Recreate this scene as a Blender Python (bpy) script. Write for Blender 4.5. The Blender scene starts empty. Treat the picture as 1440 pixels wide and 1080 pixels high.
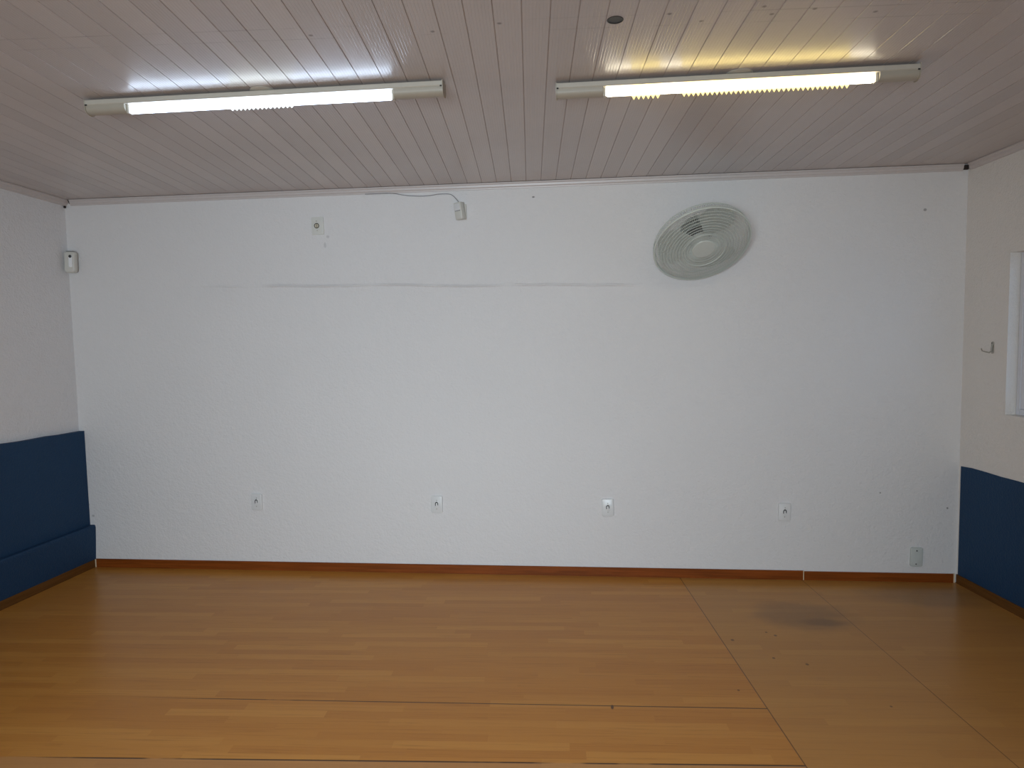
import bpy, bmesh, math, random
from mathutils import Vector, Matrix
random.seed(4)
S = bpy.context.scene
COL = S.collection
PI = math.pi
D = 4.9                      # distance of the back wall
SL = 0.041                   # slope of the ceiling, rising towards the camera
def ceil_z(y): return 2.727 + SL * (D - y)
def left_x(y): return -3.775 + 0.037 * (y - D)
def right_x(y): return 2.428 + 0.141 * (D - y)
FRONT = -2.6

# ------------------------------------------------------------------ materials
def new_mat(name):
    m = bpy.data.materials.new(name); m.use_nodes = True
    nt = m.node_tree
    return m, nt, nt.nodes['Principled BSDF']
class NB:
    """small node builder"""
    def __init__(s, nt): s.nt = nt
    def n(s, t, **kw):
        o = s.nt.nodes.new(t)
        for k, v in kw.items(): setattr(o, k, v)
        return o
    def link(s, a, b): s.nt.links.new(a, b)
    def math(s, op, a, b=None, clamp=False):
        o = s.n('ShaderNodeMath', operation=op); o.use_clamp = clamp
        for i, v in enumerate((a, b)):
            if v is None: continue
            if hasattr(v, 'links'): s.link(v, o.inputs[i])
            else: o.inputs[i].default_value = v
        return o.outputs[0]
    def mix(s, fac, a, b, mode='MIX'):
        o = s.n('ShaderNodeMix', data_type='RGBA', blend_type=mode)
        for i, v in ((0, fac), (6, a), (7, b)):
            if hasattr(v, 'links'): s.link(v, o.inputs[i])
            elif i == 0: o.inputs[0].default_value = v
            else: o.inputs[i].default_value = (*v, 1)
        return o.outputs[2]
    def noise(s, vec, scale, detail=2, rough=.5, mapscale=None, dist=0.0):
        if mapscale:
            mp = s.n('ShaderNodeMapping'); mp.inputs['Scale'].default_value = mapscale
            s.link(vec, mp.inputs[0]); vec = mp.outputs[0]
        o = s.n('ShaderNodeTexNoise'); s.link(vec, o.inputs['Vector'])
        o.inputs['Scale'].default_value = scale; o.inputs['Detail'].default_value = detail
        o.inputs['Roughness'].default_value = rough; o.inputs['Distortion'].default_value = dist
        return o.outputs['Fac']
    def ramp(s, v, lo, hi):
        o = s.n('ShaderNodeMapRange'); o.interpolation_type = 'SMOOTHSTEP'
        s.link(v, o.inputs[0]); o.inputs[1].default_value = lo; o.inputs[2].default_value = hi
        return o.outputs[0]
    def bump(s, h, strength, dist, bsdf, normal=None):
        o = s.n('ShaderNodeBump'); o.inputs['Strength'].default_value = strength
        o.inputs['Distance'].default_value = dist; s.link(h, o.inputs['Height'])
        if normal: s.link(normal, o.inputs['Normal'])
        s.link(o.outputs[0], bsdf.inputs['Normal']); return o.outputs[0]

def plain(name, col, rough=.5, metal=0.0, spec=.5, var=0.04, bump=0.0, scale=40):
    m, nt, b = new_mat(name); nb = NB(nt)
    tc = nb.n('ShaderNodeTexCoord').outputs['Object']
    f = nb.noise(tc, scale, 3)
    c2 = tuple(min(1, max(0, c * (1 + var))) for c in col); c1 = tuple(c * (1 - var) for c in col)
    nb.link(nb.mix(f, c1, c2), b.inputs['Base Color'])
    b.inputs['Roughness'].default_value = rough; b.inputs['Metallic'].default_value = metal
    b.inputs['Specular IOR Level'].default_value = spec
    if bump: nb.bump(f, bump, .002, b)
    return m

def wall_mat(name, col, marks=False, blotch=.03):
    m, nt, b = new_mat(name); nb = NB(nt)
    tc = nb.n('ShaderNodeTexCoord').outputs['Object']
    big = nb.noise(tc, 1.3, 4, .6)
    c1 = tuple(c * (1 - blotch) for c in col); c2 = tuple(min(1, c * (1 + blotch)) for c in col)
    c = nb.mix(big, c1, c2)
    grain = nb.noise(tc, 75, 3, .65)
    coarse = nb.noise(tc, 28, 2, .5)
    h = nb.math('ADD', grain, nb.math('MULTIPLY', coarse, .6))
    if marks:
        sx = nb.n('ShaderNodeSeparateXYZ'); nb.link(tc, sx.inputs[0])
        x, z = sx.outputs[0], sx.outputs[2]
        # faint plaster ridge running along the wall
        wob = nb.math('MULTIPLY', nb.math('SUBTRACT', nb.noise(tc, 2.2, 3), .5), .03)
        zz = nb.math('ADD', nb.math('SUBTRACT', z, 2.045), nb.math('ADD', wob, nb.math('MULTIPLY', nb.math('ADD', x, 1.0), .020)))
        line = nb.math('SUBTRACT', 1.0, nb.ramp(nb.math('ABSOLUTE', zz), 0.0, .012))
        ext = nb.math('MULTIPLY', nb.ramp(x, -2.9, -2.4), nb.math('SUBTRACT', 1.0, nb.ramp(x, .45, .75)))
        line = nb.math('MULTIPLY', line, ext)
        line = nb.math('MULTIPLY', line, nb.ramp(nb.noise(tc, 3.0, 3), .35, .6))
        c = nb.mix(nb.math('MULTIPLY', line, .14), c, tuple(v * .72 for v in col))
        h = nb.math('ADD', h, nb.math('MULTIPLY', line, 1.2))
        # scuffs and old nail marks
        for (mx, mz, rx, rz, k) in ((-.351, 2.624, .010, .006, .75), (2.173, 2.45, .011, .010, .55), (-1.803, 2.403, .012, .010, .2),
                                    (-1.825, 2.345, .010, .022, .2), (1.935, .60, .006, .006, .5), (-3.735, .475, .010, .010, .25), (-3.705, .39, .013, .010, .3), (2.36, .50, .007, .007, .6)):
            dx = nb.math('DIVIDE', nb.math('SUBTRACT', x, mx), rx); dz = nb.math('DIVIDE', nb.math('SUBTRACT', z, mz), rz)
            r2 = nb.math('ADD', nb.math('MULTIPLY', dx, dx), nb.math('MULTIPLY', dz, dz))
            msk = nb.math('MULTIPLY', nb.math('SUBTRACT', 1.0, nb.ramp(r2, .3, 1.3)), k)
            c = nb.mix(msk, c, (.09, .085, .08))
    nb.link(c, b.inputs['Base Color'])
    b.inputs['Roughness'].default_value = .62; b.inputs['Specular IOR Level'].default_value = .3
    nb.bump(h, .9, .0055, b)
    return m

def floor_mat():
    m, nt, b = new_mat('laminate_floor'); nb = NB(nt)
    tc = nb.n('ShaderNodeTexCoord').outputs['Object']
    sx0 = nb.n('ShaderNodeSeparateXYZ'); nb.link(tc, sx0.inputs[0]); wx, wy = sx0.outputs[0], sx0.outputs[1]
    mp = nb.n('ShaderNodeMapping'); mp.vector_type = 'TEXTURE'; mp.inputs['Rotation'].default_value = (0, 0, .045); nb.link(tc, mp.inputs[0])
    rot = mp.outputs[0]
    sx = nb.n('ShaderNodeSeparateXYZ'); nb.link(rot, sx.inputs[0]); u, v = sx.outputs[0], sx.outputs[1]
    row = nb.math('FLOOR', nb.math('DIVIDE', v, .056))
    wn = nb.n('ShaderNodeTexWhiteNoise', noise_dimensions='1D'); nb.link(row, wn.inputs['W'])
    uo = nb.math('ADD', nb.math('DIVIDE', u, .74), nb.math('MULTIPLY', wn.outputs['Value'], 7.3))
    cell = nb.math('FLOOR', uo)
    cb = nb.n('ShaderNodeCombineXYZ'); nb.link(row, cb.inputs[0]); nb.link(cell, cb.inputs[1])
    wn2 = nb.n('ShaderNodeTexWhiteNoise', noise_dimensions='2D'); nb.link(cb.outputs[0], wn2.inputs['Vector'])
    cr = nb.n('ShaderNodeValToRGB'); nb.link(wn2.outputs['Value'], cr.inputs[0])
    e = cr.color_ramp.elements
    e[0].position = 0; e[0].color = (.46, .19, .033, 1); e[1].position = 1; e[1].color = (.545, .248, .048, 1)
    for p, cc in ((.3, (.490, .208, .036)), (.7, (.505, .220, .040)), (.85, (.530, .238, .045))):
        k = e.new(p); k.color = (*cc, 1)
    c = cr.outputs[0]
    # grain stretched along the strips
    offv = nb.n('ShaderNodeVectorMath', operation='ADD'); nb.link(rot, offv.inputs[0])
    ov = nb.n('ShaderNodeCombineXYZ'); nb.link(nb.math('MULTIPLY', wn2.outputs['Value'], 31.0), ov.inputs[0]); nb.link(ov.outputs[0], offv.inputs[1])
    g1 = nb.noise(offv.outputs[0], 1.0, 5, .6, (3.0, 85, 1), .4)
    g2 = nb.noise(offv.outputs[0], 1.0, 4, .7, (9, 260, 1))
    c = nb.mix(nb.math('MULTIPLY', nb.ramp(g1, .48, .74), .50), c, (.32, .122, .020))
    c = nb.mix(nb.math('MULTIPLY', nb.ramp(g2, .50, .80), .28), c, (.56, .27, .06))
    # dull, greyer sheets on the right of the long seam
    def line(p, q):
        dx, dy = q[0] - p[0], q[1] - p[1]; L = math.hypot(dx, dy); a, bb = -dy / L, dx / L
        return nb.math('ADD', nb.math('ADD', nb.math('MULTIPLY', wx, a), nb.math('MULTIPLY', wy, bb)), -(a * p[0] + bb * p[1]))
    s1 = line((.647, 4.652), (.837, 2.771)); s2 = line((1.46, 4.635), (1.646, 2.833))
    x1 = line((-1.891, 3.092), (.781, 3.191)); x2 = line((-2.192, 2.597), (.837, 2.771))
    rightside = nb.ramp(s1, -.002, .002)
    rightside2 = nb.ramp(s2, -.002, .002)
    c = nb.mix(nb.math('MULTIPLY', rightside, .40), c, (.42, .235, .075))
    near = nb.math('MULTIPLY', nb.math('SUBTRACT', 1.0, nb.ramp(x2, -.001, .003)), nb.math('SUBTRACT', 1.0, rightside))
    c = nb.mix(nb.math('MULTIPLY', near, .45), c, (.42, .235, .11))
    gap = nb.noise(tc, 3.2, 3, .6)
    def seam(d, w, ext, k, col):
        nonlocal c
        msk = nb.math('SUBTRACT', 1.0, nb.ramp(nb.math('ABSOLUTE', d), w * .5, w))
        if ext is not None: msk = nb.math('MULTIPLY', msk, ext)
        msk = nb.math('MULTIPLY', msk, k)
        c = nb.mix(msk, c, col); return msk
    leftside = nb.math('SUBTRACT', 1.0, rightside)
    m1 = seam(s1, .0035, None, .75, (.09, .04, .015))
    m2 = seam(s2, .003, None, .65, (.10, .045, .018))
    ext1 = nb.math('MULTIPLY', nb.math('MULTIPLY', nb.ramp(wx, -2.3, -1.6), leftside), nb.ramp(gap, .28, .42))
    m3 = seam(x1, .0045, ext1, .9, (.055, .022, .01))
    ext2 = nb.math('MULTIPLY', nb.math('MULTIPLY', nb.ramp(wx, -2.4, -2.0), leftside), nb.ramp(gap, .33, .50))
    m4 = seam(x2, .006, ext2, .9, (.04, .018, .01))
    # worn grey stain near the back wall and a few dark specks
    def spot(px, py, rx, ry, k, col, lo=.2, hi=1.2, wob=0.0):
        nonlocal c
        dx = nb.math('DIVIDE', nb.math('SUBTRACT', wx, px), rx); dy = nb.math('DIVIDE', nb.math('SUBTRACT', wy, py), ry)
        r2 = nb.math('ADD', nb.math('MULTIPLY', dx, dx), nb.math('MULTIPLY', dy, dy))
        if wob: r2 = nb.math('ADD', r2, nb.math('MULTIPLY', nb.math('SUBTRACT', nb.noise(tc, 5.0, 4, .6), .5), wob))
        c = nb.mix(nb.math('MULTIPLY', nb.math('SUBTRACT', 1.0, nb.ramp(r2, lo, hi)), k), c, col)
    spot(1.28, 4.27, .34, .25, .40, (.10, .065, .045), .05, 1.2, 1.4)
    spot(1.35, 4.18, .16, .06, .35, (.09, .05, .03), .05, 1.2, 1.0)
    spot(2.2, 4.65, .5, .22, .35, (.12, .075, .045), .0, 1.3, 1.2)
    for (px, py, r) in ((.782, 3.906, .011), (.95, 3.70, .009), (1.10, 3.64, .010), (1.03, 3.98, .010), (.99, 4.02, .008), (.70, 3.35, .007), (1.35, 3.25, .007)):
        spot(px, py, r, r * 1.3, .7, (.07, .03, .012))
    spot(.099, 3.155, .008, .022, .85, (.05, .02, .01))
    nb.link(c, b.inputs['Base Color'])
    rr = nb.math('ADD', .25, nb.math('MULTIPLY', nb.noise(tc, 2.2, 4, .6), .10))
    nb.link(rr, b.inputs['Roughness'])
    b.inputs['Specular IOR Level'].default_value = .24
    hh = nb.math('SUBTRACT', nb.math('MULTIPLY', g1, .12), nb.math('ADD', nb.math('ADD', m1, m2), nb.math('ADD', m3, m4)))
    nb.bump(hh, .25, .002, b)
    return m

def ceiling_mat():
    m, nt, b = new_mat('pvc_ceiling'); nb = NB(nt)
    tc = nb.n('ShaderNodeTexCoord').outputs['Object']
    sx = nb.n('ShaderNodeSeparateXYZ'); nb.link(tc, sx.inputs[0]); x, y = sx.outputs[0], sx.outputs[1]
    s = nb.math('DIVIDE', nb.math('ADD', x, nb.math('MULTIPLY', nb.math('SUBTRACT', y, D), .079)), .1)
    wn = nb.n('ShaderNodeTexWhiteNoise', noise_dimensions='1D'); nb.link(nb.math('FLOOR', s), wn.inputs['W'])
    c = nb.mix(wn.outputs['Value'], CEIL_A, CEIL_B)
    c = nb.mix(nb.math('MULTIPLY', nb.ramp(nb.noise(tc, 1.7, 4, .6), .45, .8), .25), c, tuple(v * .82 for v in CEIL_A))
    # faint dark lines where the boards are nailed to the battens
    for off, k in ((2.613, .30), (2.70, .22)):
        d = nb.math('ABSOLUTE', nb.math('SUBTRACT', nb.math('SUBTRACT', y, off), nb.math('MULTIPLY', x, .052)))
        msk = nb.math('SUBTRACT', 1.0, nb.ramp(d, .001, .006))
        msk = nb.math('MULTIPLY', msk, nb.ramp(nb.noise(tc, 4.0, 3, .6), .4, .65))
        c = nb.mix(nb.math('MULTIPLY', msk, k), c, (.2, .17, .15))
    for px, py in ((-1.0, 2.62), (.30, 2.63), (.62, 2.62), (.66, 2.68), (.80, 2.66), (-.55, 2.65), (-.30, 2.62), (1.02, 2.71), (.42, 2.70)):
        dx = nb.math('SUBTRACT', x, px); dy = nb.math('SUBTRACT', y, py)
        r = nb.math('SQRT', nb.math('ADD', nb.math('MULTIPLY', dx, dx), nb.math('MULTIPLY', dy, dy)))
        c = nb.mix(nb.math('MULTIPLY', nb.math('SUBTRACT', 1.0, nb.ramp(r, .003, .012)), .6), c, (.09, .07, .06))
    nb.link(c, b.inputs['Base Color'])
    b.inputs['Roughness'].default_value = .26; b.inputs['Specular IOR Level'].default_value = .55
    nb.bump(nb.noise(tc, 1.0, 3, .5, (14, 5, 5)), .12, .004, b)
    return m

def wood_mat(name, a, bcol):
    m, nt, b = new_mat(name); nb = NB(nt)
    tc = nb.n('ShaderNodeTexCoord').outputs['Object']
    g = nb.noise(tc, 1.0, 5, .6, (3, 3, 70), .3)
    nb.link(nb.mix(nb.ramp(g, .3, .7), a, bcol), b.inputs['Base Color'])
    b.inputs['Roughness'].default_value = .4; b.inputs['Specular IOR Level'].default_value = .22
    return m

def emit_mat(name, col, strength):
    m, nt, b = new_mat(name)
    b.inputs['Base Color'].default_value = (.9, .9, .9, 1)
    b.inputs['Emission Color'].default_value = (*col, 1); b.inputs['Emission Strength'].default_value = strength
    return m
def sleeve_mat(name, col):
    m = bpy.data.materials.new(name); m.use_nodes = True; nt = m.node_tree; nb = NB(nt)
    nt.nodes.remove(nt.nodes['Principled BSDF'])
    t = nb.n('ShaderNodeBsdfTranslucent'); nb.link(nb.mix(nb.noise(nb.n('ShaderNodeTexCoord').outputs['Object'], 30, 2), col, tuple(c * .92 for c in col)), t.inputs[0])
    nb.link(t.outputs[0], nt.nodes['Material Output'].inputs[0]); return m
def glass_mat():
    m = bpy.data.materials.new('window_glass'); m.use_nodes = True; nt = m.node_tree; nb = NB(nt)
    nt.nodes.remove(nt.nodes['Principled BSDF']); out = nt.nodes['Material Output']
    t = nb.n('ShaderNodeBsdfTransparent'); t.inputs[0].default_value = (.82, .88, .9, 1)
    g = nb.n('ShaderNodeBsdfGlossy'); g.inputs['Roughness'].default_value = .02
    fr = nb.n('ShaderNodeLayerWeight'); fr.inputs[0].default_value = .5; fac = nb.math('ADD', .04, nb.math('MULTIPLY', nb.math('POWER', fr.outputs['Facing'], 5.0), .9))
    mx = nb.n('ShaderNodeMixShader'); nb.link(fac, mx.inputs[0]); nb.link(t.outputs[0], mx.inputs[1]); nb.link(g.outputs[0], mx.inputs[2])
    nb.link(mx.outputs[0], out.inputs[0]); return m

CEIL_A = (.53, .487, .472); CEIL_B = (.59, .545, .528)
M = dict(
    wall=wall_mat('white_wall_paint', (.78, .775, .775), True),
    wall_side=wall_mat('cream_wall_paint', (.82, .80, .765)), wall_left=wall_mat('white_side_paint', (.83, .84, .86)),
    blue=wall_mat('navy_wall_paint', (.0105, .048, .118), False, .14),
    floor=floor_mat(), ceiling=ceiling_mat(),
    trim=plain('pvc_trim', (.60, .555, .54), .35), grime_and_gap_shade=plain('grime_and_gap_shade', (.035, .026, .022), .9),
    base=wood_mat('wood_baseboard', (.17, .041, .005), (.265, .065, .009)),
    base_side=wood_mat('side_baseboard_wood', (.115, .047, .010), (.165, .070, .017)),
    raw=plain('raw_edge', (.75, .62, .42), .8),
    cream=plain('aged_enamel', (.54, .51, .44), .35), cream_dark=plain('aged_plastic', (.43, .395, .325), .45),
    tube_cool=emit_mat('cool_tube', (.70, .86, 1.10), 9.5), tube_warm=emit_mat('warm_tube', (1.0, .89, .66), 9.5),
    sleeve=sleeve_mat('yellow_sleeve', (.98, .86, .42)), sleeve_pale=sleeve_mat('pale_sleeve', (.98, .93, .80)),
    metal=plain('galvanised', (.55, .55, .54), .35, 1.0), hookmetal=plain('tarnished_metal', (.46, .45, .41), .4, .7),
    plate=plain('white_plastic_plate', (.74, .75, .75), .32), plate_old=plain('aged_plate', (.72, .73, .69), .35),
    plate_green=plain('greyed_plate', (.57, .61, .59), .35),
    dark=plain('dark_slot', (.02, .02, .02), .6), ring=plain('brown_ring', (.06, .05, .035), .4), beige=plain('beige_socket', (.62, .57, .44), .4),
    sensor=plain('sensor_plastic', (.66, .66, .61), .4), lens=plain('sensor_lens_glint', (.88, .90, .92), .12),
    fan=plain('fan_plastic', (.62, .67, .63), .38), blade=plain('fan_blade', (.74, .78, .75), .3), motor=plain('fan_motor', (.03, .033, .033), .5),
    wire=plain('grey_cable', (.28, .28, .29), .5), alu=plain('white_aluminium', (.74, .76, .82), .35), glass=glass_mat(),
    seal=plain('seal_and_gap_shade', (.015, .018, .05), .6), reveal=wall_mat('reveal_paint', (.76, .75, .76)),
    black=plain('black_plastic', (.012, .012, .013), .45),
)

# ------------------------------------------------------------------ mesh helpers
def build(name, bm, mat, parent=None, loc=None, rot=None, smooth=None, local=False):
    me = bpy.data.meshes.new(name)
    bmesh.ops.recalc_face_normals(bm, faces=bm.faces[:])
    bm.to_mesh(me); bm.free()
    me.materials.append(mat)
    o = bpy.data.objects.new(name, me); COL.objects.link(o)
    if smooth is not None:
        for p in me.polygons: p.use_smooth = True
        me.set_sharp_from_angle(angle=math.radians(smooth))
    if loc: o.location = loc
    if rot: o.rotation_euler = rot
    if parent: o.parent = parent
    return o
def box(bm, x0, x1, y0, y1, z0, z1, mtx=None):
    vs = [bm.verts.new((x, y, z)) for x in (x0, x1) for y in (y0, y1) for z in (z0, z1)]
    if mtx:
        for v in vs: v.co = mtx @ v.co
    for f in ((0, 1, 3, 2), (4, 6, 7, 5), (0, 4, 5, 1), (2, 3, 7, 6), (0, 2, 6, 4), (1, 5, 7, 3)):
        bm.faces.new([vs[i] for i in f])
    return vs
def bevel(bm, w, seg=2):
    bmesh.ops.bevel(bm, geom=bm.edges[:], offset=w, segments=seg, profile=.5, affect='EDGES')
    return bm
def bbox(x0, x1, y0, y1, z0, z1, w=.002, seg=2, mtx=None):
    bm = bmesh.new(); box(bm, x0, x1, y0, y1, z0, z1); bevel(bm, w, seg)
    if mtx: bm.transform(mtx)
    return bm
def prism(bm, poly, vec):
    """close polygon (list of 3d points) extruded along vec"""
    a = [bm.verts.new(p) for p in poly]; b = [bm.verts.new(Vector(p) + Vector(vec)) for p in poly]
    n = len(a)
    bm.faces.new(a); bm.faces.new(b[::-1])
    for i in range(n): bm.faces.new((a[i], a[(i + 1) % n], b[(i + 1) % n], b[i]))
def tube(bm, pts, r, seg=10, closed=False, cap=True):
    pts = [Vector(p) for p in pts]; n = len(pts); rings = []
    ref = None
    for i, p in enumerate(pts):
        a = pts[(i - 1) % n] if (closed or i > 0) else p; b = pts[(i + 1) % n] if (closed or i < n - 1) else p
        t = (b - a).normalized()
        if ref is None: ref = t.orthogonal().normalized()
        ref = (ref - t * ref.dot(t)).normalized(); bi = t.cross(ref)
        rr = r[i] if isinstance(r, (list, tuple)) else r
        rings.append([bm.verts.new(p + (ref * math.cos(2 * PI * k / seg) + bi * math.sin(2 * PI * k / seg)) * rr) for k in range(seg)])
    for i in range(n if closed else n - 1):
        A, B = rings[i], rings[(i + 1) % n]
        for k in range(seg): bm.faces.new((A[k], A[(k + 1) % seg], B[(k + 1) % seg], B[k]))
    if cap and not closed: bm.faces.new(rings[0][::-1]); bm.faces.new(rings[-1])
def lathe(bm, prof, seg=32, mtx=None, cap=True):
    """profile of (r, z) turned about z"""
    rings = []
    for r, z in prof:
        rings.append([bm.verts.new((r * math.cos(2 * PI * k / seg), r * math.sin(2 * PI * k / seg), z)) for k in range(seg)])
    for A, B in zip(rings, rings[1:]):
        for k in range(seg): bm.faces.new((A[k], A[(k + 1) % seg], B[(k + 1) % seg], B[k]))
    if cap: bm.faces.new(rings[0][::-1]); bm.faces.new(rings[-1])
    if mtx: bm.transform(mtx)
    return bm
def rrect(w, h, r, seg=6):
    """rounded rectangle outline in (x, z)"""
    pts = []
    for cx, cz, a0 in ((w / 2 - r, h / 2 - r, 0), (-w / 2 + r, h / 2 - r, PI / 2), (-w / 2 + r, -h / 2 + r, PI), (w / 2 - r, -h / 2 + r, 1.5 * PI)):
        for k in range(seg + 1):
            a = a0 + PI / 2 * k / seg; pts.append((cx + r * math.cos(a), cz + r * math.sin(a)))
    return pts
def plate_bm(w, h, d, r, soft=.004):
    """wall plate lying on y = 0 and rising to y = -d"""
    bm = bmesh.new(); levels = ((0, 0), (-d + soft, 0), (-d + soft * .3, soft * .3), (-d, soft)); rings = []
    for y, ins in levels:
        rings.append([bm.verts.new((x, y, z)) for x, z in rrect(w - 2 * ins, h - 2 * ins, max(r - ins, .0015))])
    n = len(rings[0])
    for A, B in zip(rings, rings[1:]):
        for i in range(n): bm.faces.new((A[i], A[(i + 1) % n], B[(i + 1) % n], B[i]))
    bm.faces.new(rings[0]); bm.faces.new(rings[-1][::-1])
    return bm
def tag(o, label=None, cat=None, group=None, kind=None):
    for k, v in (('label', label), ('category', cat), ('group', group), ('kind', kind)):
        if v: o[k] = v
    return o
def thing(name, label, cat, loc, rot=(0, 0, 0), group=None):
    o = bpy.data.objects.new(name, None); COL.objects.link(o)
    o.location = loc; o.rotation_euler = rot; o.empty_display_size = .05
    return tag(o, label, cat, group)
def struct(o, label, cat): return tag(o, label, cat, None, 'structure')
def copy_tree(o, parent=None):
    c = o.copy(); COL.objects.link(c)
    if parent: c.parent = parent
    for ch in list(o.children): copy_tree(ch, c)
    return c
RX90 = Matrix.Rotation(PI / 2, 4, 'X')      # turns +z to -y

# ------------------------------------------------------------------ room shell
T = .2
bm = bmesh.new(); box(bm, left_x(FRONT) - .6, right_x(FRONT) + .5, FRONT - T, D + T, -.12, 0)
struct(build('floor', bm, M['floor']), 'glossy orange-brown wood strip laminate floor with dark seams and a grey stain', 'floor')

# ceiling of grooved boards, profile extruded along the board direction
bm = bmesh.new()
prof = []
x = -4.7
while x < 3.9:
    prof += [(x, .0038), (x + .0014, .0034), (x + .0032, 0.0)]
    for k in range(1, 8):
        c = x + .0032 + k * (.1 - .0032) / 8
        prof += [(c - .0015, 0.0), (c, .00060), (c + .0015, 0.0)]
    prof.append((x + .0985, 0.0))
    x += .1
rows = []
for y in (D + T, D, 3.1, 1.0, FRONT - T):
    rows.append([bm.verts.new((px + .079 * (D - y), y, ceil_z(y) + dz)) for px, dz in prof])
for A, B in zip(rows, rows[1:]):
    for i in range(len(A) - 1): bm.faces.new((A[i], A[i + 1], B[i + 1], B[i]))
ceiling = build('ceiling', bm, M['ceiling'])
for p in ceiling.data.polygons: p.use_smooth = False
mod = ceiling.modifiers.new('thickness', 'SOLIDIFY'); mod.thickness = .012; mod.offset = 1
# keep the thickness above the visible side
if ceiling.data.polygons[0].normal.z > 0: ceiling.data.flip_normals()
mod.offset = -1
struct(ceiling, 'greyish white glossy ceiling of narrow grooved boards running towards the back wall', 'ceiling')

def wall_quad(name, p, q, nrm, mat, label):
    """solid wall between floor points p and q, top following the ceiling, thickness away from the room"""
    bm = bmesh.new(); nrm = Vector((nrm[0], nrm[1], 0)).normalized() * T
    a, b = Vector((p[0], p[1], 0)), Vector((q[0], q[1], 0)); n = 8
    def zt(v): return ceil_z(v.y) - .001
    prism_pts = [a, b, b + nrm, a + nrm]
    lo = [bm.verts.new(v) for v in prism_pts]; hi = [bm.verts.new((v.x, v.y, zt(v))) for v in prism_pts]
    bm.faces.new(lo); bm.faces.new(hi)
    for i in range(4): bm.faces.new((lo[i], lo[(i + 1) % 4], hi[(i + 1) % 4], hi[i]))
    return struct(build(name, bm, mat), label, 'wall')
wall_quad('wall_back', (left_x(D) - T, D), (right_x(D) + T, D), (0, 1), M['wall'], 'wide white textured back wall facing the camera')
wall_quad('wall_left', (left_x(D), D), (left_x(FRONT), FRONT), (-1, .037), M['wall_left'], 'white left side wall above the navy dado')
wall_quad('wall_front', (left_x(FRONT) - T, FRONT), (right_x(FRONT) + T, FRONT), (0, -1), M['wall_side'], 'plain white wall behind the camera')
# right wall with window opening : local frame, s along the wall from the back corner, n outwards
wdir = Vector((.141, -1, 0)).normalized(); wn_ = Vector((1, .141, 0)).normalized(); worg = Vector((right_x(D), D, 0))
def RW(s, n, z): return worg + wdir * s + wn_ * n + Vector((0, 0, z))
Ltot = (D - FRONT) / -wdir.y
S0, S1, Z0, Z1 = .393, 1.75, 1.168, 2.128
bm = bmesh.new()
def rw_block(s0, s1, za, zb):
    pts = []
    for s, n in ((s0, 0), (s1, 0), (s1, T), (s0, T)):
        pts.append((RW(s, n, za), RW(s, n, 0)))
    lo = [bm.verts.new(a) for a, _ in pts]
    hi = []
    for _, q in pts:
        z = zb if zb else ceil_z(q.y) - .001
        hi.append(bm.verts.new((q.x, q.y, z)))
    bm.faces.new(lo); bm.faces.new(hi)
    for i in range(4): bm.faces.new((lo[i], lo[(i + 1) % 4], hi[(i + 1) % 4], hi[i]))
rw_block(0, S0, 0, None); rw_block(S1, Ltot, 0, None); rw_block(S0, S1, 0, Z0); rw_block(S0, S1, Z1, None)
struct(build('wall_right', bm, M['wall_side']), 'cream white right side wall with the window and navy paint below', 'wall')

# window: aluminium frame set into the opening
def rw_box(bm, s0, s1, n0, n1, za, zb, w=0):
    vs = [bm.verts.new(RW(s, n, z)) for s in (s0, s1) for n in (n0, n1) for z in (za, zb)]
    for f in ((0, 1, 3, 2), (4, 6, 7, 5), (0, 4, 5, 1), (2, 3, 7, 6), (0, 2, 6, 4), (1, 5, 7, 3)): bm.faces.new([vs[i] for i in f])
bm = bmesh.new()
f0, f1 = .065, .125
rw_box(bm, S0 + .004, S0 + .028, f0, f1, Z0 + .001, Z1 - .001); rw_box(bm, S1 - .030, S1 - .001, f0, f1, Z0 + .001, Z1 - .001)
rw_box(bm, S0 + .030, S1 - .030, f0, f1, Z0 + .001, Z0 + .034); rw_box(bm, S0 + .030, S1 - .030, f0, f1, Z1 - .034, Z1 - .001)
win = struct(build('window_1', bm, M['alu']), 'white aluminium window at the right edge set into the side wall', 'window')
bm = bmesh.new(); rw_box(bm, S0 + .0005, S0 + .0038, f0 + .004, f1, Z0 + .002, Z1 - .002); build('frame_gap_shade', bm, M['seal'], win)  # dark strip painted in as the shaded gap between reveal and frame
for k in range(2):
    a = S0 + .029 if k == 0 else (S0 + S1) / 2 - .02; b = (S0 + S1) / 2 + .02 if k == 0 else S1 - .032
    n0 = .072 if k == 0 else .1; n1 = n0 + .024
    bm = bmesh.new()
    rw_box(bm, a, a + .026, n0, n1, Z0 + .036, Z1 - .036); rw_box(bm, b - .032, b, n0, n1, Z0 + .036, Z1 - .036)
    rw_box(bm, a + .026, b - .032, n0, n1, Z0 + .036, Z0 + .074); rw_box(bm, a + .026, b - .032, n0, n1, Z1 - .074, Z1 - .036)
    sash = build('sash', bm, M['alu'], win)
    bm = bmesh.new()
    for (p, q, za, zb) in ((a + .026, a + .038, Z0 + .074, Z1 - .074), (b - .038, b - .032, Z0 + .074, Z1 - .074), (a + .038, b - .038, Z0 + .074, Z0 + .080), (a + .038, b - .038, Z1 - .080, Z1 - .074)):
        rw_box(bm, p, q, n0 + .006, n1 - .006, za, zb)
    build('seal', bm, M['seal'], sash)
    bm = bmesh.new(); rw_box(bm, a + .038, b - .038, n0 + .010, n0 + .014, Z0 + .080, Z1 - .080)
    build('pane', bm, M['glass'], sash)

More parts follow.
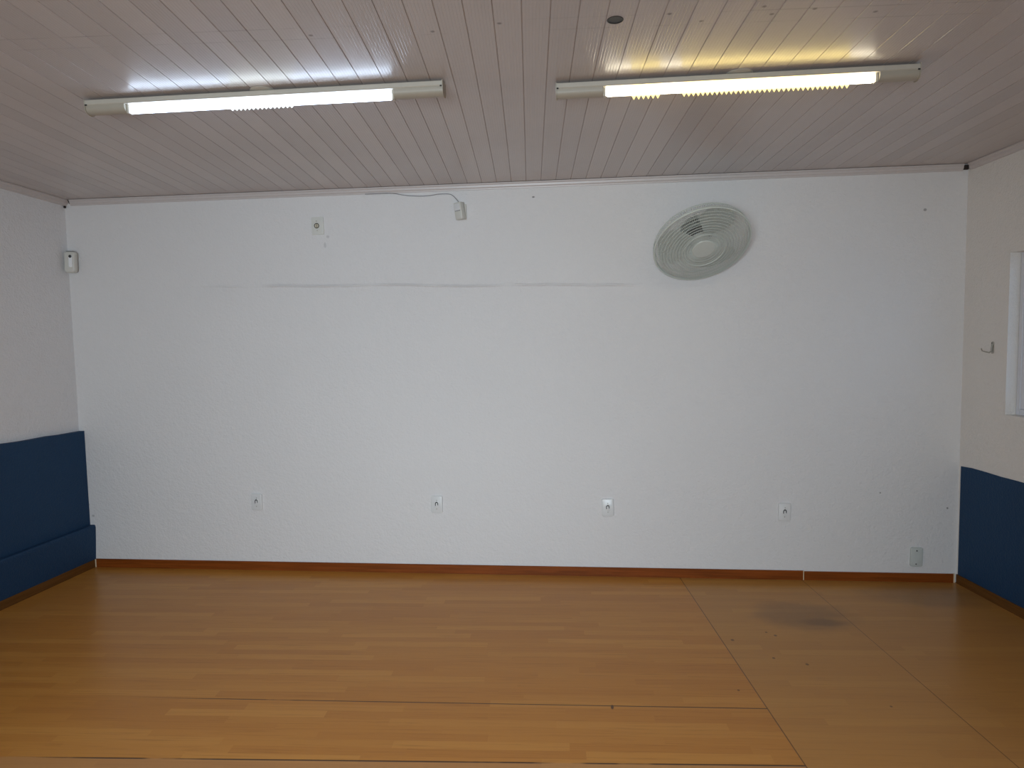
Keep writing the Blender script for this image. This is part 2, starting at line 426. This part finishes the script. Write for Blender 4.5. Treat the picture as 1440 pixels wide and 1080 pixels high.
# navy dado on the left : thick plaster with an uneven painted top edge, and the lower ledge
def LW(t, off, z):       # t = distance from the back wall along the left wall, off = towards the room
    y = D - t; return Vector((left_x(y) + off, y, z))
bm = bmesh.new()
top = [(0, 1.034)]
t = .10
while t < D - FRONT:
    top.append((t, 1.036 + .012 * min(1, t / .5) + random.uniform(-.006, .006))); t += .11
top.append((D - FRONT, 1.048))
pts = [LW(t, .0, z) for t, z in top]
n = len(pts)
off = Vector((.042, 0, 0))
va = [bm.verts.new(p) for p in pts]; vb = [bm.verts.new(p + off) for p in pts]
vc = [bm.verts.new((p.x + off.x - .030 * 0, p.y, .322)) for p in pts]; vd = [bm.verts.new((p.x, p.y, .322)) for p in pts]
for i in range(n - 1):
    for A, B in ((va, vb), (vb, vc), (vc, vd), (vd, va)): bm.faces.new((A[i], A[i + 1], B[i + 1], B[i]))
for i in (0, n - 1): bm.faces.new((va[i], vb[i], vc[i], vd[i]))
struct(build('trim_1', bm, M['blue']), 'navy painted dado on the left wall with a wavy top edge', 'wall panel')
bm = bmesh.new()
pr = [(0, .06), (.071, .06), (.080, .20), (.085, .300), (.083, .314), (.077, .322), (0, .322)]
A = [bm.verts.new(LW(0, o_, z)) for o_, z in pr]; B = [bm.verts.new(LW(D - FRONT, o_, z)) for o_, z in pr]
bm.faces.new(A); bm.faces.new(B[::-1])
for i in range(len(pr)): bm.faces.new((A[i], A[(i + 1) % len(pr)], B[(i + 1) % len(pr)], B[i]))
struct(build('trim_2', bm, M['blue']), 'navy painted ledge low on the left wall above its baseboard', 'wall panel')
# navy paint on the right wall
bm = bmesh.new()
top = [(.018, .784)]
s = .12
while s < Ltot: top.append((s, .788 + .010 * min(1, s) + random.uniform(-.005, .005))); s += .13
top.append((Ltot, .797))
fa = [bm.verts.new(RW(s, -.003, z)) for s, z in top]; fb = [bm.verts.new(RW(s, -.003, .06)) for s, z in top]
ba = [bm.verts.new(RW(s, 0, z)) for s, z in top]; bb = [bm.verts.new(RW(s, 0, .06)) for s, z in top]
for i in range(len(top) - 1):
    for A, B in ((fa, fb), (fb, bb), (bb, ba), (ba, fa)): bm.faces.new((A[i], A[i + 1], B[i + 1], B[i]))
for i in (0, -1): bm.faces.new((fa[i], fb[i], bb[i], ba[i]))
struct(build('trim_3', bm, M['blue']), 'navy painted dado band on the right wall below the window', 'wall panel')

# baseboards
XJ = 1.449
def base(name, x0, x1, h, label):
    bm = bmesh.new(); prism(bm, [(x0, D, 0), (x0, D - .013, 0), (x0, D - .013, h - .004), (x0, D - .009, h), (x0, D, h)], (x1 - x0, 0, 0))
    return struct(build(name, bm, M['base']), label, 'baseboard')
b1 = base('baseboard_back', left_x(D) + .074, XJ - .0015, .062, 'long reddish brown wooden baseboard along the back wall')
b2 = base('baseboard_back', XJ + .0015, right_x(D) - .016, .058, 'short reddish brown baseboard at the right end of the back wall')
for par, x0, h in ((b1, XJ - .006, .062), (b2, right_x(D) - .0235, .06), (b1, left_x(D) + .0735, .06)):
    bm = bmesh.new(); box(bm, x0, x0 + (.0045 if h > .061 else .008), D - .0145, D - .0005, 0.001, h)
    tag(build('end_edge', bm, M['raw'], par), 'pale raw edge of the board')
bm = bmesh.new()
pr = [(0, 0), (.073, 0), (.073, .058), (.069, .0599), (0, .0599)]
A = [bm.verts.new(LW(.014, o_, z)) for o_, z in pr]; B = [bm.verts.new(LW(D - FRONT, o_, z)) for o_, z in pr]
bm.faces.new(A); bm.faces.new(B[::-1])
for i in range(5): bm.faces.new((A[i], A[(i + 1) % 5], B[(i + 1) % 5], B[i]))
struct(build('baseboard_left', bm, M['base_side']), 'brown wooden baseboard under the navy ledge of the left wall', 'baseboard')
bm = bmesh.new(); rw_box(bm, .016, Ltot, -.012, 0, 0, .0598)
struct(build('baseboard_right', bm, M['base_side']), 'brown wooden baseboard under the navy paint of the right wall', 'baseboard')

# cornices
cprof = [(0, 0), (.026, 0), (.026, -.008), (.020, -.013), (.018, -.026), (.012, -.032), (.010, -.041), (0, -.041)]
def cornice(name, p, q, inward, label, rot0=1.0):
    bm = bmesh.new(); i_ = Vector(inward)
    rings = []
    for P in (p, q):
        zt = ceil_z(P[1]) - .0015
        rings.append([bm.verts.new(Vector((P[0], P[1], zt + dz)) + i_ * o_ * rot0) for o_, dz in cprof])
    A, B = rings; bm.faces.new(A); bm.faces.new(B[::-1])
    for i in range(len(cprof)): bm.faces.new((A[i], A[(i + 1) % len(cprof)], B[(i + 1) % len(cprof)], B[i]))
    return struct(build(name, bm, M['trim']), label, 'cornice')
cb_ = cornice('trim_4', (left_x(D) + .052, D), (right_x(D) - .036, D), (0, -1, 0), 'grey plastic cornice where the back wall meets the ceiling')
cl_ = cornice('trim_5', (left_x(D - .03), D - .0), (left_x(FRONT), FRONT), (1, 0, 0), 'pale plastic cornice along the top of the left wall', 1.7)
cr_ = cornice('trim_6', (right_x(D - .035), D - .035), (right_x(FRONT), FRONT), (-1, 0, 0), 'grey plastic cornice along the top of the right wall')
bm = bbox(right_x(D) - .035, right_x(D) - .004, D - .018, D - .001, ceil_z(D) - .036, ceil_z(D) - .006, .004)
tag(build('corner_gap_shade', bm, M['grime_and_gap_shade'], cb_), 'dark piece painted as the shaded gap at the cornice joint')  # solid dark pieces stand in for the shade inside the joint gaps
bm = bmesh.new(); tube(bm, [(left_x(D) + .0475, D - .027, ceil_z(D) - .004), (left_x(D) + .0495, D - .023, ceil_z(D) - .015), (left_x(D) + .0495, D - .014, ceil_z(D) - .030)], .0028, 6)
tag(build('corner_gap_shade', bm, M['grime_and_gap_shade'], cb_), 'dark piece painted as the shaded gap at the cornice joint')
bm = bmesh.new(); bmesh.ops.create_icosphere(bm, subdivisions=2, radius=.009, matrix=Matrix.Translation((left_x(D) + .008, D - .010, ceil_z(D) - .050)))
tag(build('dirt_spot', bm, M['grime_and_gap_shade'], cl_), 'small dark dirt spot')

# ------------------------------------------------------------------ ceiling lamps
def lamp(label, cx, cy, x0, x1, t0, t1, top, tz, tube_m, sleeves, sleeve_m):
    """fixture along x; root at the canopy on the ceiling"""
    zc = ceil_z(cy)
    r = thing('ceiling_lamp', label, 'lamp', (cx, cy, zc), (0, 0, 0), 'tube lamps on the ceiling')
    tilt = Matrix.Rotation(-SL, 4, 'X')
    bm = bmesh.new()
    lathe(bm, [(.056, -.0005), (.0565, -.003), (.050, -.0062), (.034, -.0092), (.014, -.0105), (.0, -.0108)][:-1], 36, tilt)
    build('canopy', bm, M['cream'], r, smooth=40)
    bm = bmesh.new(); tube(bm, [(-.008, 0, -.008), (-.008, 0, top - zc + .001)], .004, 10); build('rod', bm, M['cream'], r, smooth=40)
    zt = top - zc; X0, X1 = x0 - cx, x1 - cx
    # channel: flange with shallow lips
    bm = bmesh.new()
    pr = [(-.034, zt), (-.036, zt - .003), (-.036, zt - .019), (-.033, zt - .0225), (.033, zt - .0225), (.036, zt - .019), (.036, zt - .003), (.034, zt)]
    prism(bm, [(X0 + .004, y, z) for y, z in pr], (X1 - X0 - .008, 0, 0))
    build('channel', bm, M['cream'], r)
    # end covers: rounded lower housings either side of the tube
    zb = zt - .0225; dz = .0355
    def cover(a, b):
        bm = bmesh.new(); pr = [(-.032, zb)]
        for k in range(9):
            an = PI + PI * k / 8; pr.append((.032 * math.cos(an) if 0 < k < 8 else (-.032 if k == 0 else .032), zb - .012 + (dz - .012) * math.sin(an)))
        pr.append((.032, zb))
        prism(bm, [(a, y, z) for y, z in pr], (b - a, 0, 0)); return build('end_cover', bm, M['cream_dark'], r, smooth=35)
    cover(X0 + .004, t0 - cx - .012); cover(t1 - cx + .012, X1 - .004)
    for sgn, xx in ((-1, X0), (1, X1 - .004)):
        bm = bmesh.new(); pr = [(-.037, zt + .002)]
        for k in range(11):
            an = PI + PI * k / 10; pr.append((.037 * math.cos(an), zb - .014 + (dz - .010) * math.sin(an)))
        pr.append((.037, zt + .002))
        prism(bm, [(xx, y, z) for y, z in pr], (.004, 0, 0)); cap = build('end_cap', bm, M['cream_dark'], r, smooth=35)
        bm = bmesh.new(); tube(bm, [(xx + (.004 if sgn < 0 else 0), -.0365, zb), (xx + (.012 if sgn < 0 else -.008), -.0365, zb)], .003, 8)
        build('rivet', bm, M['dark'], cap)
    # lampholders and tube
    zz = tz - zc
    for a in (t0 - cx - .012, t1 - cx):
        build('lampholder', bbox(a, a + .012, -.016, .016, zz - .017, zb + .001, .003, mtx=None), M['cream'], r)
    bm = bmesh.new(); n = 24
    tb = [(t0 - cx + .001, 0, zz), (t0 - cx + .006, 0, zz), (t0 - cx + .009, 0, zz), (t1 - cx - .009, 0, zz), (t1 - cx - .006, 0, zz), (t1 - cx - .001, 0, zz)]
    tube(bm, tb, [.011, .0135, .0155, .0155, .0135, .011], 24)
    tb_ = build('tube', bm, tube_m, r, smooth=50)
    # added translucent sleeves: saw-toothed edge to the tube glow, yellow tint in its reflection
    for a, b, tooth in sleeves:
        bm = bmesh.new(); n = max(2, round((b - a) / .0195)); cols = []
        for i in range(2 * n + 1):
            x = a - cx + (b - a) * i / (2 * n); col = []
            for k in range(10):
                an = math.radians(125 + 118 * k / 9); col.append((x, .0175 * math.cos(an), zz + .0175 * math.sin(an)))
            col.append((x, -.0075, zz - .0185)); col.append((x, -.0070, zz - .0190 - (tooth if i % 2 else 0)))
            cols.append([bm.verts.new(p) for p in col])
        for A, B in zip(cols, cols[1:]):
            for k in range(len(A) - 1): bm.faces.new((A[k], A[k + 1], B[k + 1], B[k]))
        tag(build('sleeve', bm, sleeve_m, tb_, smooth=50), 'added translucent sleeve giving the tube glow a saw-toothed edge')
    return r
lamp('long tube lamp on the left of the ceiling with a bare tube glowing cool white', -1.413, 3.106, -2.240, -.600, -2.040, -.829, 2.7915, 2.7465, M['tube_cool'], [(-1.565, -1.272, .010)], M['sleeve_pale'])
lamp('long tube lamp on the right of the ceiling near the dark ceiling hole', .657, 3.205, -.123, 1.377, .092, 1.206, 2.7865, 2.7445, M['tube_warm'], [(.203, .325, .019), (.416, 1.105, .017)], M['sleeve'])

# dark opening in the ceiling
hole = thing('ceiling_hole', 'small round dark cable opening in the ceiling boards above the right lamp', 'hole', (.112, 2.649, ceil_z(2.649)))
tl = Matrix.Rotation(-SL, 4, 'X')
bm = bmesh.new(); lathe(bm, [(.0295, .003), (.0295, -.0012), (.0275, -.002), (.0245, -.0012), (.0240, .004)], 32, tl, cap=False); build('rim', bm, M['black'], hole, smooth=40)
bm = bmesh.new(); lathe(bm, [(.0243, .0), (.0243, -.0006)], 32, tl); build('inside_shade', bm, M['black'], hole)  # flat black disc stands in for the shaded depth of the opening

# ------------------------------------------------------------------ wall plates
def screw(parent, x, y, z, r=.0032, mat='metal'):
    bm = bmesh.new(); lathe(bm, [(r, 0), (r, .0008), (r * .7, .0014)], 12, RX90)
    return build('screw', bm, M[mat], parent, (x, y, z))
def outlet(mat):
    r = thing('power_outlet', '', 'outlet', (0, 0, 0), group='power outlets low on the back wall')
    build('plate', plate_bm(.083, .124, .013, .013, .005), M[mat], r, smooth=35)
    bm = plate_bm(.034, .050, .0035, .015, .0015); build('insert', bm, M[mat], r, (0, -.0128, .001), smooth=35)
    # dark arched opening of the socket
    bm = bmesh.new(); pts = [(-.0085, 0, -.011)] + [(.0085 * math.cos(PI - PI * k / 10), 0, .004 + .0105 * math.sin(PI * k / 10)) for k in range(11)] + [(.0085, 0, -.007)]
    tube(bm, pts, [.0024] + [.0030] * 4 + [.0040] * 3 + [.0030] * 4 + [.0022], 8)
    for v in bm.verts: v.co.y *= .35
    build('socket_slot', bm, M['dark'], r, (0, -.0163, .003), smooth=60)
    screw(r, .001, -.0125, .031, .0036, 'hookmetal'); screw(r, .0, -.0125, -.031, .0036, 'hookmetal')
    return r
proto = outlet('plate')
spots = [(-2.410, .507, 'leftmost white power outlet low on the back wall, nearest the left wall'),
         (-1.072, .499, 'second white power outlet from the left, low on the back wall'),
         (.133, .486, 'third white power outlet from the left, low on the back wall'),
         (1.318, .465, 'fourth white power outlet from the left, low on the wall below the fan')]
for i, (x, z, lab) in enumerate(spots):
    o = proto if i == 0 else copy_tree(proto)
    o.location = (x, D, z); o['label'] = lab
    o.rotation_euler = (0, (0, .01, -.02, .03)[i], 0)
r = thing('blank_plate', 'small greyish blank cover plate in the lower right corner just above the baseboard', 'cover plate', (2.171, D, .169), (0, .02, 0))
build('plate', plate_bm(.080, .130, .014, .014, .006), M['plate_green'], r, smooth=35)
screw(r, -.002, -.0138, .044, .0045, 'dark'); screw(r, -.004, -.0138, -.046, .0040, 'dark')
r = thing('wall_socket', 'square edged wall socket with a dark round ring, high on the back wall left', 'socket', (-1.871, D, 2.480), (0, -.02, 0))
build('plate', plate_bm(.086, .122, .012, .004, .003), M['plate_old'], r, smooth=35)
bm = bmesh.new(); lathe(bm, [(.0135, 0), (.0135, .003), (.0165, .0042), (.0185, .003), (.0185, 0)], 32, RX90, cap=False); build('ring', bm, M['ring'], r, (-.005, -.0115, 0), smooth=50)
bm = bmesh.new(); lathe(bm, [(.0138, 0), (.0138, .0012)], 28, RX90); build('socket_face', bm, M['beige'], r, (-.005, -.0115, 0))
bm = bmesh.new(); box(bm, -.0013, .0013, -.0022, 0, -.0135, .0135); build('divider', bm, M['ring'], r, (-.005, -.0123, 0))
screw(r, -.006, -.0117, .032, .0036, 'hookmetal'); screw(r, -.003, -.0117, -.033, .0036, 'hookmetal')

# ------------------------------------------------------------------ motion sensors
r = thing('wall_sensor', 'grey box motion sensor hung from the thin cable high on the back wall', 'sensor', (-.842, D, 2.542))
build('bracket', bbox(-.030, .030, -.016, 0, -.056, .050, .004), M['sensor'], r)
hd = Matrix.Translation((-.012, -.038, 0)) @ Matrix.Rotation(-.45, 4, 'Z') @ Matrix.Rotation(.10, 4, 'X') @ Matrix.Rotation(-.09, 4, 'Y')
bm = bbox(-.030, .030, -.022, .022, -.058, .058, .007, 3); bm.transform(hd); build('body', bm, M['sensor'], r, smooth=40)
bm = plate_bm(.044, .046, .004, .006, .002); bm.transform(hd @ Matrix.Translation((0, -.021, .026))); build('upper_cover', bm, M['plate'], r, smooth=40)
bm = plate_bm(.042, .048, .004, .005, .002); bm.transform(hd @ Matrix.Translation((0, -.021, -.026))); lens = build('lens', bm, M['sensor'], r, smooth=40)
bm = bmesh.new(); box(bm, -.022, .022, -.0235, -.020, -.001, .003, None); bm.transform(hd); build('slit', bm, M['wire'], r)
pts = [(-.860, -.030, 2.597), (-.868, -.018, 2.612), (-.890, -.008, 2.639), (-.912, -.005, 2.658), (-.934, -.005, 2.665), (-.975, -.004, 2.667), (-1.013, -.004, 2.666), (-1.060, -.004, 2.660), (-1.123, -.004, 2.658),
       (-1.190, -.004, 2.662), (-1.253, -.004, 2.670), (-1.310, -.008, 2.681), (-1.363, -.014, 2.684), (-1.52, -.015, 2.6835)]
cv = bmesh.new()
dense = []
P = [Vector((a, D + b, c)) for a, b, c in pts]
for i in range(len(P) - 1):
    p0, p1, p2, p3 = P[max(i - 1, 0)], P[i], P[i + 1], P[min(i + 2, len(P) - 1)]
    for k in range(5):
        t = k / 5
        dense.append(.5 * ((2 * p1) + (p2 - p0) * t + (2 * p0 - 5 * p1 + 4 * p2 - p3) * t * t + (3 * p1 - p0 - 3 * p2 + p3) * t ** 3))
dense.append(P[-1]); tube(cv, dense, .0026, 8)
tag(build('cable', cv, M['wire'], smooth=60), 'thin grey cable looping from the cornice down to the motion sensor', 'cable')

r = thing('wall_sensor', 'rounded white motion sensor in the left corner with a bright lens strip', 'sensor', (-3.775 + .005, 4.895, 2.275))
hd = Matrix.Translation((.050, -.042, 0)) @ Matrix.Rotation(.30, 4, 'Z') @ Matrix.Rotation(.03, 4, 'Y')
bm = plate_bm(.080, .155, .040, .022, .014); bm.transform(hd @ Matrix.Translation((0, .020, 0))); build('body', bm, M['sensor'], r, smooth=50)
bm = plate_bm(.024, .088, .004, .009, .002); bm.transform(hd @ Matrix.Translation((.006, -.019, .006))); build('lens', bm, M['lens'], r, smooth=40)  # lens colour near white, standing for the bright reflection on it
bm = bmesh.new(); lathe(bm, [(.0105, 0), (.0105, .0025), (.007, .004)], 16, hd @ Matrix.Translation((.005, -.0215, .040)) @ RX90); build('indicator', bm, M['black'], r, smooth=40)
bm = bmesh.new(); box(bm, -.024, .024, -.020, .020, .0765, .0795); bm.transform(hd); build('top_seam', bm, M['wire'], r)
bm = bbox(-.022, .022, .018, .036, -.045, .045, .004); bm.transform(hd); build('bracket', bm, M['sensor'], r)

# ------------------------------------------------------------------ coat hook on the right wall
hp = RW(.272, 0, 1.566)
r = thing('wall_hook', 'small tarnished metal hook on the right wall beside the window', 'hook', hp)
ang = math.atan2(wdir.y, wdir.x)
L = lambda s, n, z: wdir * s + wn_ * n + Vector((0, 0, z))
bm = bmesh.new(); pr = rrect(.022, .074, .010)
prism(bm, [L(a, -.003, b) for a, b in pr], wn_ * .003); build('plate', bm, M['hookmetal'], r)
bm = bmesh.new(); tube(bm, [L(.004, -.004, .020), L(.004, -.010, .0), L(.004, -.012, -.022), L(.004, -.024, -.030), L(.002, -.050, -.024), L(0, -.066, -.018), L(0, -.072, -.004)], [.003, .004, .004, .0038, .0035, .0034, .0038], 10)
build('arm', bm, M['hookmetal'], r, smooth=50)
for z in (.028, -.020):
    bm = bmesh.new(); tube(bm, [L(-.004, -.003, z), L(-.004, -.0045, z)], .0035, 10); build('screw', bm, M['dark'], r)

# ------------------------------------------------------------------ wall fan
fc = Vector((.722, 4.60, 2.237)); fn = Vector((.147, -.632, -.761)).normalized()
fan = thing('wall_fan', 'large pale grey round wall fan tilted downwards high on the back wall', 'fan', (.70, D, 2.30))
zax = fn; xax = Vector((1, 0, 0)); xax = (xax - zax * xax.dot(zax)).normalized(); yax = zax.cross(xax)
FM = Matrix.Translation(fc - Vector((.70, D, 2.30))) @ Matrix(((xax.x, yax.x, zax.x, 0), (xax.y, yax.y, zax.y, 0), (xax.z, yax.z, zax.z, 0), (0, 0, 0, 1)))
R = .300
def circ(rad, z, n=72): return [(rad * math.cos(2 * PI * k / n), rad * math.sin(2 * PI * k / n), z) for k in range(n)]
def dome(rr):            # height of the front grille over radius
    if rr > .13: u = (rr - .13) / (R - .13); return .050 - .036 * u ** 2.2
    u = rr / .13; return .036 + .014 * u ** 2
bm = bmesh.new()
for k in range(150):
    a = 2 * PI * k / 150; pts = []
    for j in range(9):
        rr = .066 + (R - .066) * j / 8; aa = a + .10 * (1 - rr / R)
        pts.append((rr * math.cos(aa), rr * math.sin(aa), dome(rr)))
    pts.append((R * math.cos(a), R * math.sin(a), .006)); tube(bm, pts, .0010, 4)
for j in range(1, 13): tube(bm, circ(.066 + (R - .066) * j / 13, dome(.066 + (R - .066) * j / 13) - .001), .0019, 4, closed=True)
tube(bm, circ(.13, dome(.13) + .001), .0028, 6, closed=True)
bm.transform(FM); fg = build('front_grille', bm, M['fan'], fan, smooth=60)
bm = bmesh.new(); lathe(bm, [(.074, .030), (.074, .038), (.068, .044), (.045, .0465), (.012, .047)], 48); bm.transform(FM); build('badge', bm, M['fan'], fg, smooth=35)
bm = bmesh.new(); tube(bm, circ(R, .006, 96), .006, 8, closed=True); tube(bm, circ(R - .002, -.004, 96), .0045, 8, closed=True); bm.transform(FM); build('rim', bm, M['fan'], fan, smooth=60)
bm = bmesh.new()
for k in range(120):
    a = 2 * PI * k / 120; pts = [(R * math.cos(a), R * math.sin(a), -.002)]
    for rr, z in ((R - .001, -.028), (R - .012, -.050), (R - .05, -.068), (.2, -.082), (.14, -.090), (.085, -.094)): pts.append((rr * math.cos(a), rr * math.sin(a), z))
    tube(bm, pts, .00125, 4)
for rr, z in ((R - .001, -.028), (R - .012, -.050), (.225, -.077), (.16, -.088), (.085, -.094)): tube(bm, circ(rr, z), .0022, 5, closed=True)
bm.transform(FM); build('rear_grille', bm, M['fan'], fan, smooth=60)
for k in range(3):
    bm = bmesh.new(); a0 = .95 + 2 * PI * k / 3; rows = []
    for i in range(10):
        u = i / 9; rr = .045 + .225 * u; half = (.34 + .30 * math.sin(PI * min(1, u * .62 + .12))) * (1 - .35 * max(0, u - .8) / .2)
        rows.append([(rr * math.cos(a0 + half * w + .25 * u), rr * math.sin(a0 + half * w + .25 * u), -.030 + (.020 - .006 * u) * w) for w in (-1, -.6, -.2, .2, .6, 1)])
    V = [[bm.verts.new(p) for p in rw] for rw in rows]
    for A, B in zip(V, V[1:]):
        for i in range(5): bm.faces.new((A[i], A[i + 1], B[i + 1], B[i]))
    bmesh.ops.solidify(bm, geom=bm.faces[:], thickness=.0025)
    bm.transform(FM); build('blade', bm, M['blade'], fan, smooth=40)
bm = bmesh.new(); lathe(bm, [(.050, -.056), (.054, -.050), (.054, -.012), (.046, .004), (.02, .010)], 32); bm.transform(FM); build('hub', bm, M['blade'], fan, smooth=40)
bm = bmesh.new(); lathe(bm, [(.04, -.195), (.078, -.180), (.098, -.160), (.104, -.115), (.100, -.098)], 32); bm.transform(FM); build('motor', bm, M['motor'], fan, smooth=40)
base_pt = FM @ Vector((0, 0, -.175))
bm = bmesh.new(); tube(bm, [base_pt, base_pt + Vector((0, .03, -.03)), Vector((0, -.05, .04)), Vector((0, -.012, .03))], [.020, .020, .022, .026], 14); build('arm', bm, M['fan'], fan, smooth=50)
build('wall_bracket', plate_bm(.10, .15, .016, .02, .005), M['fan'], fan, (0, 0, .03), smooth=35)

# ------------------------------------------------------------------ light
w = bpy.data.worlds.new('World'); S.world = w; w.use_nodes = True
bg = w.node_tree.nodes['Background']; bg.inputs[0].default_value = (.62, .74, 1.0, 1); bg.inputs[1].default_value = WORLD = 1.2
def area(name, loc, rot, sx, sy, power, col):
    l = bpy.data.lights.new(name, 'AREA'); l.shape = 'RECTANGLE'; l.size = sx; l.size_y = sy; l.energy = power; l.color = col
    o = bpy.data.objects.new(name, l); COL.objects.link(o); o.location = loc; o.rotation_euler = rot; return o
# unseen area lights added to brighten the floor centre and the back wall
for lx in (-1.4, .66):
    l = area('floor_fill_light', (lx, 1.0, ceil_z(1.0) - .09), (0, 0, 0), 1.2, .06, 11, (.98, .98, 1.02)); l.data.spread = math.radians(115)
wl = area('wall_fill_light', (-.9, FRONT + .05, 1.45), (PI / 2 - .12, 0, 0), 1.8, 1.2, 65, (.875, 1.02, 1.12))
wl.data.spread = math.radians(86)

# ------------------------------------------------------------------ camera
cam = bpy.data.cameras.new('camera'); co = bpy.data.objects.new('camera', cam); COL.objects.link(co)
cam.sensor_fit = 'HORIZONTAL'; cam.sensor_width = 36.0; cam.lens = 36.0 * 1000 / 1440; cam.clip_start = .02
pt, rl, yw = .0751, -.018, .1057
f = Vector((-math.sin(yw) * math.cos(pt), math.cos(yw) * math.cos(pt), -math.sin(pt)))
rt = Vector((math.cos(yw), math.sin(yw), 0)); up = rt.cross(f)
r2 = rt * math.cos(rl) + up * math.sin(rl); u2 = -rt * math.sin(rl) + up * math.cos(rl)
co.matrix_world = Matrix(((r2.x, u2.x, -f.x, 0), (r2.y, u2.y, -f.y, 0), (r2.z, u2.z, -f.z, 1.723), (0, 0, 0, 1)))
S.camera = co
S.view_settings.view_transform = 'Standard'; S.view_settings.look = 'None'; S.view_settings.gamma = 1; S.view_settings.use_curve_mapping = False
S.view_settings.exposure = -0.07
S.cycles.max_bounces = 10; S.cycles.diffuse_bounces = 6
